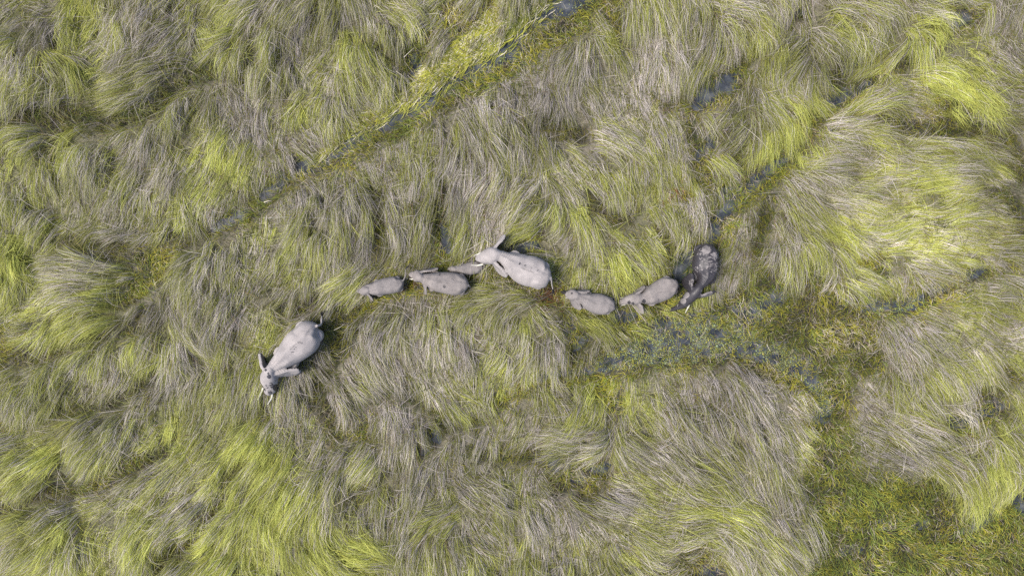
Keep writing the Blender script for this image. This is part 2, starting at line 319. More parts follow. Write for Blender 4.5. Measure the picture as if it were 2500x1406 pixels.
def grass_mat(name, transl=0.28, rough=.55, spec=.25):
    m, nt, out = new_mat(name)
    a = node(nt, "ShaderNodeAttribute", attribute_name="tint")
    p = node(nt, "ShaderNodeBsdfPrincipled", Roughness=rough)
    p.inputs["Specular IOR Level"].default_value = spec
    t = node(nt, "ShaderNodeBsdfTranslucent")
    mx = node(nt, "ShaderNodeMixShader"); mx.inputs[0].default_value = transl
    nt.links.new(a.outputs["Color"], p.inputs["Base Color"]); nt.links.new(a.outputs["Color"], t.inputs["Color"])
    nt.links.new(p.outputs[0], mx.inputs[1]); nt.links.new(t.outputs[0], mx.inputs[2])
    nt.links.new(mx.outputs[0], out.inputs["Surface"])
    return m

def ramp(nt, stops):
    r = nt.nodes.new("ShaderNodeValToRGB")
    e = r.color_ramp.elements
    while len(e) < len(stops): e.new(.5)
    for k, (p, c) in zip(e, stops): k.position = p; k.color = (*c, 1) if len(c) == 3 else c
    return r

def ground_mat():
    m, nt, out = new_mat("marsh_soil")
    g = node(nt, "ShaderNodeNewGeometry")
    n = node(nt, "ShaderNodeTexNoise", Scale=.55, Detail=8.0, Roughness=.65)
    n2 = node(nt, "ShaderNodeTexNoise", Scale=9.0, Detail=6.0, Roughness=.7)
    r = node(nt, "ShaderNodeAttribute", attribute_name="thatch")
    r2 = ramp(nt, [(.3, (.5, .5, .5)), (.7, (1.3, 1.25, 1.1))])
    mx = node(nt, "ShaderNodeMix", data_type='RGBA', blend_type='MULTIPLY'); mx.inputs[0].default_value = 1
    p = node(nt, "ShaderNodeBsdfPrincipled", Roughness=.9)
    b = node(nt, "ShaderNodeBump", Strength=.6, Distance=.08)
    nt.links.new(g.outputs["Position"], n.inputs["Vector"]); nt.links.new(g.outputs["Position"], n2.inputs["Vector"])
    nt.links.new(n2.outputs[0], r2.inputs[0])
    nt.links.new(r.outputs["Color"], mx.inputs[6]); nt.links.new(r2.outputs[0], mx.inputs[7])
    nt.links.new(mx.outputs[2], p.inputs["Base Color"]); nt.links.new(n2.outputs[0], b.inputs["Height"])
    nt.links.new(b.outputs[0], p.inputs["Normal"]); nt.links.new(p.outputs[0], out.inputs["Surface"])
    return m

def water_mat():
    m, nt, out = new_mat("swamp_water")
    g = node(nt, "ShaderNodeNewGeometry")
    n = node(nt, "ShaderNodeTexNoise", Scale=1.3, Detail=6.0, Roughness=.6)
    r = ramp(nt, [(.35, (.012, .014, .018)), (.52, (.038, .043, .050)), (.66, (.075, .080, .084))])
    n2 = node(nt, "ShaderNodeTexNoise", Scale=6.0, Detail=3.0)
    b = node(nt, "ShaderNodeBump", Strength=.15, Distance=.02)
    p = node(nt, "ShaderNodeBsdfPrincipled", Roughness=.07, IOR=1.33)
    for a in (n, n2): nt.links.new(g.outputs["Position"], a.inputs["Vector"])
    nt.links.new(n.outputs[0], r.inputs[0]); nt.links.new(r.outputs[0], p.inputs["Base Color"])
    nt.links.new(n2.outputs[0], b.inputs["Height"]); nt.links.new(b.outputs[0], p.inputs["Normal"])
    nt.links.new(p.outputs[0], out.inputs["Surface"])
    return m

def skin_mat(name, dry, dry2, wet, spots=.0, pscale=8.0):
    """dusty hide; the vertex attribute 'wet' says where wet dark patches break through"""
    m, nt, out = new_mat(name)
    tc = node(nt, "ShaderNodeTexCoord")
    at = node(nt, "ShaderNodeAttribute", attribute_name="wet")
    big = node(nt, "ShaderNodeTexNoise", Scale=2.2, Detail=5.0, Roughness=.6)
    fine = node(nt, "ShaderNodeTexNoise", Scale=26.0, Detail=4.0, Roughness=.7)
    patch = node(nt, "ShaderNodeTexNoise", Scale=pscale, Detail=4.0, Roughness=.62)
    vor = node(nt, "ShaderNodeTexVoronoi", Scale=16.0, feature='DISTANCE_TO_EDGE')
    r1 = ramp(nt, [(.38, dry2), (.60, dry)])
    mul = node(nt, "ShaderNodeMix", data_type='RGBA', blend_type='MULTIPLY'); mul.inputs[0].default_value = 1
    r2 = ramp(nt, [(.3, (.70, .70, .72)), (.72, (1.15, 1.14, 1.12))])
    # wet mask = smoothstep(patch + attr*1.4 - .7)
    ma = node(nt, "ShaderNodeMath", operation='MULTIPLY_ADD'); ma.inputs[1].default_value = 1.5; ma.inputs[2].default_value = -.75
    ad = node(nt, "ShaderNodeMath", operation='ADD')
    mr = node(nt, "ShaderNodeMapRange"); mr.inputs["From Min"].default_value = .48; mr.inputs["From Max"].default_value = .55
    # small flecks of dark mud
    fl = node(nt, "ShaderNodeTexVoronoi", Scale=4.5, Randomness=1.0)
    fr = node(nt, "ShaderNodeMapRange"); fr.inputs["From Min"].default_value = .16; fr.inputs["From Max"].default_value = .08
    fm = node(nt, "ShaderNodeMath", operation='MULTIPLY'); fm.inputs[1].default_value = spots
    mxm = node(nt, "ShaderNodeMath", operation='MAXIMUM')
    mx = node(nt, "ShaderNodeMix", data_type='RGBA'); mx.inputs[7].default_value = (*wet, 1)
    ro = node(nt, "ShaderNodeMapRange"); ro.inputs["To Min"].default_value = .82; ro.inputs["To Max"].default_value = .42
    p = node(nt, "ShaderNodeBsdfPrincipled"); p.inputs["Specular IOR Level"].default_value = .3
    bm = node(nt, "ShaderNodeMath", operation='MULTIPLY'); bm.inputs[1].default_value = 1.0
    b = node(nt, "ShaderNodeBump", Strength=.55, Distance=.02)
    b2 = node(nt, "ShaderNodeBump", Strength=.35, Distance=.02)
    L = nt.links.new
    for a in (big, fine, patch, vor, fl): L(tc.outputs["Object"], a.inputs["Vector"])
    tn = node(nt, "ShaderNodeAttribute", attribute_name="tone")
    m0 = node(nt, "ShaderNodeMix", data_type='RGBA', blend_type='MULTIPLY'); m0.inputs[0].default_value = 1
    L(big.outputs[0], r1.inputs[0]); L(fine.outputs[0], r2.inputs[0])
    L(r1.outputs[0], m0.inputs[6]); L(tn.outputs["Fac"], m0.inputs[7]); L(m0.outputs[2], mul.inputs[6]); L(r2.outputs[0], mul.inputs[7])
    L(at.outputs["Fac"], ma.inputs[0]); L(ma.outputs[0], ad.inputs[0]); L(patch.outputs[0], ad.inputs[1]); L(ad.outputs[0], mr.inputs["Value"])
    L(fl.outputs["Distance"], fr.inputs["Value"]); L(fr.outputs[0], fm.inputs[0]); L(fm.outputs[0], mxm.inputs[0]); L(mr.outputs[0], mxm.inputs[1])
    L(mxm.outputs[0], mx.inputs[0]); L(mul.outputs[2], mx.inputs[6]); L(mx.outputs[2], p.inputs["Base Color"])
    L(mxm.outputs[0], ro.inputs["Value"]); L(ro.outputs[0], p.inputs["Roughness"])
    L(vor.outputs["Distance"], b.inputs["Height"]); L(fine.outputs[0], b2.inputs["Height"]); L(b.outputs[0], b2.inputs["Normal"]); L(b2.outputs[0], p.inputs["Normal"])
    L(p.outputs[0], out.inputs["Surface"])
    return m

def plain_mat(name, c, rough=.5, spec=.4, var=.15, scale=12.0):
    m, nt, out = new_mat(name)
    tc = node(nt, "ShaderNodeTexCoord")
    n = node(nt, "ShaderNodeTexNoise", Scale=scale, Detail=4.0)
    r = ramp(nt, [(.3, tuple(v * (1 - var) for v in c)), (.7, tuple(min(1, v * (1 + var)) for v in c))])
    p = node(nt, "ShaderNodeBsdfPrincipled", Roughness=rough); p.inputs["Specular IOR Level"].default_value = spec
    nt.links.new(tc.outputs["Object"], n.inputs["Vector"]); nt.links.new(n.outputs[0], r.inputs[0])
    nt.links.new(r.outputs[0], p.inputs["Base Color"]); nt.links.new(p.outputs[0], out.inputs["Surface"])
    return m

M_GRASS = grass_mat("tall_grass_blades")
M_LOW = grass_mat("marsh_grass_blades", .2)
M_FLOAT = grass_mat("floating_grass_blades", .1, .4, .4)
M_PAD = grass_mat("lily_leaf", .08, .35, .5)
M_GROUND, M_WATER = ground_mat(), water_mat()
M_IVORY = plain_mat("ivory", (.40, .38, .32), .4, .5, .08)
M_EYE = plain_mat("eye_dark", (.02, .014, .01), .15, .6)
M_HAIR = plain_mat("tail_hair_black", (.02, .018, .017), .6, .3)
M_REED = plain_mat("bleached_reed", (.38, .34, .27), .7, .2, .2)
M_PETAL = plain_mat("white_petal", (.85, .85, .80), .5, .3, .05)
M_YOLK = plain_mat("yellow_stamens", (.6, .4, .04), .6, .3)

# ------------------------------------------------------------------ ground and water
def axis(half, inner_step):
    inner = np.arange(-half, half + 1e-6, inner_step)
    far = np.array([70, 120, 250, 600, 1500, 4000.])
    far = far[far > half + 5]
    return np.concatenate([-far[::-1], inner, far])
gx, gy = axis(40, .4), axis(26, .4)
GX, GY = np.meshgrid(gx, gy, indexing='ij')
def ground_z(x, y):
    px, py = x * PPM + 1250, 703 - y * PPM
    dep = water_depth(px, py)
    z = .10 + .16 * (N1.fbm(x, y, 5.0, 3) - .45) + .05
    inside = (np.abs(x) < 45) & (np.abs(y) < 30)
    lo = sstep(-25, 25, lowness(px, py))
    z = (z + .16) * (1 - .85 * lo) * (1 - .7 * valley(px, py) * inside) - np.where(inside, sstep(-9, 2, dep) * .32, 0)
    return z
GZ = ground_z(GX.ravel(), GY.ravel())
nx, ny = len(gx), len(gy)
idx = np.arange(nx * ny).reshape(nx, ny)
quads = np.stack([idx[:-1, :-1], idx[1:, :-1], idx[1:, 1:], idx[:-1, 1:]], -1).reshape(-1, 4)
ground = add_obj("ground", mesh_np("ground", np.stack([GX.ravel(), GY.ravel(), GZ], 1), quad=quads), M_GROUND)
_px, _py = GX.ravel() * PPM + 1250, 703 - GY.ravel() * PPM
_g = np.clip(field(_px, _py)[:, 2], 0, 1)[:, None]
_w = np.clip(np.maximum(valley(_px, _py), sstep(-25, 10, lowness(_px, _py))), 0, 1)[:, None]
_c = np.array((.14, .125, .11)) * (1 - _g) + np.array((.075, .08, .025)) * _g
_c = _c * (1 - _w) + np.array((.014, .014, .007)) * _w
_c = _c * (.75 + .5 * N4.fbm(_px, _py, 40, 3))[:, None]
ground.data.attributes.new("thatch", 'FLOAT_COLOR', 'POINT').data.foreach_set("color", np.concatenate([_c, np.ones((len(_c), 1))], 1).astype(np.float32).reshape(-1))
tag(ground, "dark peaty marsh ground under the grass", "ground", kind="structure")
wv = np.array([(-3900, -3900, 0), (3900, -3900, 0), (3900, 3900, 0), (-3900, 3900, 0)], float)
water = add_obj("water", mesh_np("water", wv, quad=np.array([[0, 1, 2, 3]])), M_WATER)
tag(water, "slate blue still water showing in the channels and pools", "water", kind="structure")

# ------------------------------------------------------------------ elephants
def tube(bm, pts, rads, seg=12, flat=1.0):
    """closed tapered tube through world points"""
    pts = [Vector(p) for p in pts]
    rings = []
    prev_u = None
    for i, p in enumerate(pts):
        t = (pts[min(i + 1, len(pts) - 1)] - pts[max(i - 1, 0)]).normalized()
        u = prev_u if prev_u is not None else (Vector((0, 0, 1)) if abs(t.z) < .9 else Vector((1, 0, 0)))
        u = (u - t * u.dot(t)).normalized(); prev_u = u
        v = t.cross(u)
        rings.append([bm.verts.new(p + (u * math.cos(a) * flat + v * math.sin(a)) * rads[i]) for a in (2 * math.pi * k / seg for k in range(seg))])
    for a, b in zip(rings[:-1], rings[1:]):
        for k in range(seg):
            bm.faces.new((a[k], a[(k + 1) % seg], b[(k + 1) % seg], b[k]))
    bm.faces.new(rings[0][::-1]); bm.faces.new(rings[-1])

def resample(P, n):
    """cubic resample of rows of P by chord length of the first two columns"""
    P = np.asarray(P, float)
    s = np.concatenate([[0], np.cumsum(np.hypot(np.diff(P[:, 0]), np.diff(P[:, 1])))]); s /= s[-1]
    t = np.linspace(0, 1, n); out = np.zeros((n, P.shape[1]))
    m = np.gradient(P, s, axis=0)
    k = np.clip(np.searchsorted(s, t, side='right') - 1, 0, len(s) - 2)
    h = (s[k + 1] - s[k])[:, None]; u = ((t - s[k]))[:, None] / h
    out = (2*u**3-3*u**2+1)*P[k] + (u**3-2*u**2+u)*h*m[k] + (-2*u**3+3*u**2)*P[k+1] + (u**3-u**2)*h*m[k+1]
    return out, t

def loft(bm, st, zt, zb, S, ridge=0.0, seg=28, mid=.42):
    rings = []
    n = len(st)
    for i in range(n):
        a, b = st[max(i - 1, 0)], st[min(i + 1, n - 1)]
        t = np.array([b[0] - a[0], b[1] - a[1]]); t /= np.linalg.norm(t) + 1e-9
        nrm = np.array([-t[1], t[0]])
        zm = zb[i] + (zt[i] - zb[i]) * mid
        ring = []
        for k in range(seg):
            th = 2 * math.pi * k / seg
            c, s = math.cos(th), math.sin(th)
            lat = st[i][2] * math.copysign(abs(c) ** .85, c)
            ver = zm + ((zt[i] - zm) if s > 0 else (zm - zb[i])) * math.copysign(abs(s) ** .92, s)
            if s > 0:
                u = i / (n - 1)
                ver += ridge * math.exp(-(c / .10) ** 2) - ridge * .8 * math.exp(-((abs(c) - .30) / .15) ** 2)
                ver += ridge * 2.2 * math.exp(-((abs(c) - .55) / .16) ** 2 - ((u - .16) / .07) ** 2)      # hip bones
                ver += ridge * 1.8 * math.exp(-((abs(c) - .62) / .18) ** 2 - ((u - .74) / .08) ** 2)      # shoulder blades
                ver -= ridge * 1.6 * math.exp(-((abs(c) - .60) / .22) ** 2 - ((u - .30) / .07) ** 2)      # hollow before the hip
            ring.append(bm.verts.new((st[i][0] + nrm[0] * lat, st[i][1] + nrm[1] * lat, ver)))
        rings.append(ring)
    for a, b in zip(rings[:-1], rings[1:]):
        for k in range(seg):
            bm.faces.new((a[k], b[k], b[(k + 1) % seg], a[(k + 1) % seg]))
    bm.faces.new(rings[0]); bm.faces.new(rings[-1][::-1])

def ear(bm, base, tip, w, side, S, mid=None):
    """a big hanging ear, attached at base, its rear edge at tip; w is how far the lower edge flares out"""
    A, B = np.array(base), np.array(tip)
    Mp = np.array(mid) if mid is not None else (A + B) / 2
    d = B - A; Lh = np.linalg.norm(d[:2]); d = d / (np.linalg.norm(d[:2]) + 1e-9)
    n2 = np.array([-d[1], d[0]]) * side
    th = .023 * S
    nu, nv = 11, 9
    front, back = [], []
    for i in range(nu):
        u = i / (nu - 1)
        c = (1-u)**2 * A + 2*u*(1-u) * (2*Mp - .5*A - .5*B) + u*u * B
        top = (.86 - .02 * u - .16 * max(0, u - .55)) * S
        drop = (.30 + .62 * math.sin(math.pi * min(1, (u * .85 + .12))) * .62) * S * (1 - .55 * max(0, u - .7) / .3)
        rf, rb = [], []
        for j in range(nv):
            v = j / (nv - 1)
            flare = w * (math.sin(v * math.pi * .62)) * (0.35 + .65 * math.sin(math.pi * min(1, u * .8 + .15))) 
            ripple = .012 * S * math.sin(u * 7 + v * 4)
            roll = .012 * S * math.exp(-((v) / .12) ** 2)
            off = flare + ripple
            x = c[0] + n2[0] * off; y = c[1] + n2[1] * off
            z = top - drop * v
            t2 = (th + roll) * (1 if u < .92 else .8)
            rf.append(bm.verts.new((x + n2[0] * t2, y + n2[1] * t2, z)))
            rb.append(bm.verts.new((x - n2[0] * t2, y - n2[1] * t2, z)))
        front.append(rf); back.append(rb)
    for i in range(nu - 1):
        for j in range(nv - 1):
            bm.faces.new((front[i][j], front[i+1][j], front[i+1][j+1], front[i][j+1]))
            bm.faces.new((back[i][j], back[i][j+1], back[i+1][j+1], back[i+1][j]))
        bm.faces.new((front[i][0], back[i][0], back[i+1][0], front[i+1][0]))
        bm.faces.new((front[i][-1], front[i+1][-1], back[i+1][-1], back[i][-1]))
    for j in range(nv - 1):
        bm.faces.new((front[0][j], front[0][j+1], back[0][j+1], back[0][j]))
        bm.faces.new((front[-1][j], back[-1][j], back[-1][j+1], front[-1][j+1]))

FOOT = []        # footprints used to keep grass out of the animals: (polyline world x,y,halfwidth), S

def elephant(sp):
    S = sp['S']; zc = .66 * S
    def conv(rows, z):
        r = np.array(rows, float)
        k = (1 - z / CAMH) / PPM
        return np.stack([(r[:, 0] - 1250) * k, (703 - r[:, 1]) * k, r[:, 2] * k], 1)
    torso = conv(sp['torso'], zc); head = conv(sp['head'], .72 * S)
    head = np.vstack([head[0] + (head[0] - head[1]) * [1.1, 1.1, .6], head])
    FOOT.append((torso, S)); FOOT.append((head, S))
    bm = bmesh.new()
    st, t = resample(torso, 34)
    st[:, 2] = np.maximum(st[:, 2], .02 * S)
    zt = np.interp(t, [0, .05, .18, .35, .55, .76, .88, 1], [.80, .88, .945, .97, .96, 1.0, .97, .92]) * S
    zb = np.interp(t, [0, .05, .18, .35, .6, .8, 1], [.60, .50, .42, .39, .41, .46, .54]) * S
    loft(bm, st, zt, zb, S, ridge=.016 * S)
    hs, th = resample(head, 18)
    hs[:, 2] = np.maximum(hs[:, 2], .03 * S)
    hd = sp.get('droop', 0.0)
    hzt = (np.interp(th, [0, .25, .5, .72, .9, 1], [.93, .975, .95, .86, .74, .64]) - hd * th) * S
    hzb = (np.interp(th, [0, .3, .7, 1], [.56, .50, .44, .46]) - hd * th) * S
    loft(bm, hs, hzt, hzb, S, mid=.5)
    # trunk
    tr = [W(x, y, f * S) for x, y, f in sp['trunk']]
    trp, tt = resample_3d(tr, 14)
    tube(bm, trp, np.interp(tt, [0, .3, 1], [.10, .075, .038]) * S, 14)
    # legs
    tang = lambda i: (lambda v: v / (np.linalg.norm(v) + 1e-9))(st[min(i + 2, 33)][:2] - st[max(i - 2, 0)][:2])
    strides = sp.get('stride', (.10, -.10, -.08, .12))
    q = 0
    for ti, lat in ((.20, .60), (.78, .66)):
        i = int(ti * 33); tg = tang(i); nn = np.array([-tg[1], tg[0]])
        for sd in (1, -1):
            hw = max(st[i][2], .17 * S)
            c = st[i][:2] + nn * sd * hw * lat
            f = c + tg * strides[q] * S; q += 1
            kn = (c + f) / 2 + tg * (.03 * S)
            gz = float(ground_z(np.array([f[0]]), np.array([f[1]]))[0])
            tube(bm, [(c[0], c[1], .66 * S), (c[0], c[1], .5 * S), (kn[0], kn[1], .28 * S), (f[0], f[1], .06 * S), (f[0], f[1], gz + .01)],
                 [.15 * S, .15 * S, .105 * S, .10 * S, .115 * S], 16)
    # tail
    tl = [W(x, y, f * S) for x, y, f in sp['tail']]
    tp, tq = resample_3d(tl, 12)
    tube(bm, tp, np.interp(tq, [0, .25, 1], [.035, .024, .017]) * S, 10)
    # ears
    for (bx, by), m, (tx, ty), w, sd in sp['ears']:
        zE = .8 * S
        ear(bm, W(bx, by, zE), W(tx, ty, zE), w / PPM, sd, S, W(*m, zE) if m else None)
    bmesh.ops.recalc_face_normals(bm, faces=bm.faces)
    me = bpy.data.meshes.new("elephant_rough"); bm.to_mesh(me); bm.free()
    tmp = bpy.data.objects.new("elephant_rough", me); COL.objects.link(tmp)
    r = tmp.modifiers.new("r", 'REMESH'); r.mode = 'VOXEL'; r.voxel_size = .0155 * S; r.use_smooth_shade = True
    s = tmp.modifiers.new("s", 'SMOOTH'); s.factor = .5; s.iterations = 3
    dg = bpy.context.evaluated_depsgraph_get()
    fin = bpy.data.meshes.new_from_object(tmp.evaluated_get(dg))
    bpy.data.objects.remove(tmp); bpy.data.meshes.remove(me)
    fin.name = "elephant"
    n = len(fin.vertices)
    co = np.zeros(n * 3, np.float32); fin.vertices.foreach_get("co", co); co = co.reshape(-1, 3).astype(float)
    nr = np.zeros(n * 3, np.float32); fin.vertices.foreach_get("normal", nr); nr = nr.reshape(-1, 3)
    # skin folds across the neck and shoulder, as real relief
    d2 = ((co[:, None, :2] - st[None, :, :2]) ** 2).sum(2)
    j = d2.argmin(1)
    tgs = np.array([tang(i) for i in range(34)])
    seglen = np.hypot(*np.diff(st[:, :2], axis=0).T).mean()
    along = j * seglen + ((co[:, :2] - st[j, :2]) * tgs[j]).sum(1)
    tot = 33 * seglen
    fold = np.exp(-(((along / tot) - .88) / .10) ** 2)
    lat = ((co[:, :2] - st[j, :2]) * np.stack([-tgs[j][:, 1], tgs[j][:, 0]], 1)).sum(1)
    wob = N2(along * 3, lat * 3, .5) * 3.0
    disp = .0075 * S * fold * np.sin((along + .10 * np.abs(lat)) / (.050 * S) * 2 * math.pi + wob)
    disp += .009 * S * (N5.fbm(along + 40, lat * .22, .085 * S, 2) - .5) * (.35 + .65 * np.exp(-(((along / tot) - .8) / .35) ** 2))
    disp -= .010 * S * np.exp(-(lat / (.020 * S)) ** 2) * sstep(.10, .2, along / tot) * sstep(.72, .55, along / tot) * (co[:, 2] > .6 * S)
    disp += .006 * S * (N3.fbm(co[:, 0] + 3 * co[:, 2], co[:, 1] - co[:, 2], .35 * S, 3) - .5)
    co += nr * disp[:, None]
    # wet envelope
    k = (1 - zc / CAMH) / PPM
    PX, PY = co[:, 0] / ((1 - co[:, 2] / CAMH) / PPM) + 1250, 703 - co[:, 1] / ((1 - co[:, 2] / CAMH) / PPM)
    wet = np.full(n, sp.get('wet', .12))
    wet = np.maximum(wet, .85 * sstep(.50, .30, co[:, 2] / S))
    for bx, by, br, val in sp.get('patches', []):
        f = sstep(br * 1.25, br * .7, np.hypot(PX - bx, PY - by))
        wet = wet + (val - wet) * f
    base = torso[len(torso) // 2]
    org = np.array([base[0], base[1], 0.0])
    co -= org
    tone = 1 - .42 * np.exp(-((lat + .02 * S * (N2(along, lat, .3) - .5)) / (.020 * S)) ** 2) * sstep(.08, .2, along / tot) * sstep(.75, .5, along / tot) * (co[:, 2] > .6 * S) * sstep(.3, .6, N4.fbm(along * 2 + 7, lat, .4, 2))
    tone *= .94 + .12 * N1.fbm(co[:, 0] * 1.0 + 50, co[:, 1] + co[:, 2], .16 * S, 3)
    fin.vertices.foreach_set("co", co.astype(np.float32).reshape(-1))
    a = fin.attributes.new("wet", 'FLOAT', 'POINT'); a.data.foreach_set("value", np.clip(wet, 0, 1).astype(np.float32))
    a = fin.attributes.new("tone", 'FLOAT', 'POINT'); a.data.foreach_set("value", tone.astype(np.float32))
    fin.polygons.foreach_set("use_smooth", np.ones(len(fin.polygons), bool))
    fin.update()
    fin.materials.clear()
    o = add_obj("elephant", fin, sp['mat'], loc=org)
    tag(o, sp['label'], "elephant", "elephants walking in line through the marsh")
    # tusks
    for p in sp['tusks']:
        pts = [Vector(W(x, y, f * S)) - Vector(org) for x, y, f in p]
        b2 = bmesh.new()
        P3, q3 = resample_3d(pts, 9)
        r0 = sp.get('tusk_r', .022) * S
        tube(b2, P3, np.interp(q3, [0, .6, 1], [r0, r0 * .8, r0 * .22]), 10)
        bmesh.ops.recalc_face_normals(b2, faces=b2.faces)
        m2 = bpy.data.meshes.new("tusk"); b2.to_mesh(m2); b2.free()
        for pl in m2.polygons: pl.use_smooth = True
        add_obj("tusk", m2, M_IVORY, o)
    # eyes at the sides of the brow
    i = 9
    tg = hs[11][:2] - hs[7][:2]; tg = tg / np.linalg.norm(tg); nn = np.array([-tg[1], tg[0]])
    for sd in (1, -1):
        c = hs[i][:2] + nn * sd * hs[i][2] * .93
        b2 = bmesh.new(); bmesh.ops.create_uvsphere(b2, u_segments=10, v_segments=8, radius=.016 * S)
        m2 = bpy.data.meshes.new("eye"); b2.to_mesh(m2); b2.free()
        add_obj("eye", m2, M_EYE, o, (c[0] - org[0], c[1] - org[1], (hzt[i] * .55 + hzb[i] * .45)))
    # black hair at the end of the tail
    e0, e1 = np.array(tp[-1]), np.array(tp[-2])
    dv = (e0 - e1) / (np.linalg.norm(e0 - e1) + 1e-9)
    b2 = bmesh.new()
    for h in range(14):
        rr = rng.normal(0, .012 * S, 3); tipv = e0 + dv * .17 * S * rng.uniform(.6, 1.1) + rng.normal(0, .028 * S, 3)
        tube(b2, [e0 + rr * .6 - org - dv * .03 * S, (e0 + tipv) / 2 + rr - org, tipv - org], [.010 * S, .008 * S, .002 * S], 4)
    m2 = bpy.data.meshes.new("tail_hair"); b2.to_mesh(m2); b2.free()
    add_obj("tail_hair", m2, M_HAIR, o)
    return o

def resample_3d(pts, n):
    P = np.array([list(p) for p in pts], float)
    if len(P) == 2: P = np.array([P[0], (P[0] + P[1]) / 2, P[1]])
    s = np.concatenate([[0], np.cumsum(np.linalg.norm(np.diff(P, axis=0), axis=1))]); s /= s[-1]
    t = np.linspace(0, 1, n)
    m = np.gradient(P, s, axis=0)
    k = np.clip(np.searchsorted(s, t, side='right') - 1, 0, len(s) - 2)
    h = (s[k + 1] - s[k])[:, None]; u = ((t - s[k]))[:, None] / h
    out = (2*u**3-3*u**2+1)*P[k] + (u**3-2*u**2+u)*h*m[k] + (-2*u**3+3*u**2)*P[k+1] + (u**3-u**2)*h*m[k+1]
    return out, t

SK_PALE = skin_mat("hide_pale_dust", (.275, .250, .238), (.225, .205, .196), (.036, .034, .037), .0)
SK_GREY = skin_mat("hide_grey_dust", (.182, .164, .155), (.145, .131, .124), (.030, .028, .030), .35)
SK_BROWN = skin_mat("hide_brown_dust", (.195, .173, .160), (.152, .135, .126), (.030, .027, .028), .5)
SK_WET = skin_mat("hide_wet_dark", (.185, .167, .160), (.135, .122, .117), (.030, .027, .030), .0, 8.5)

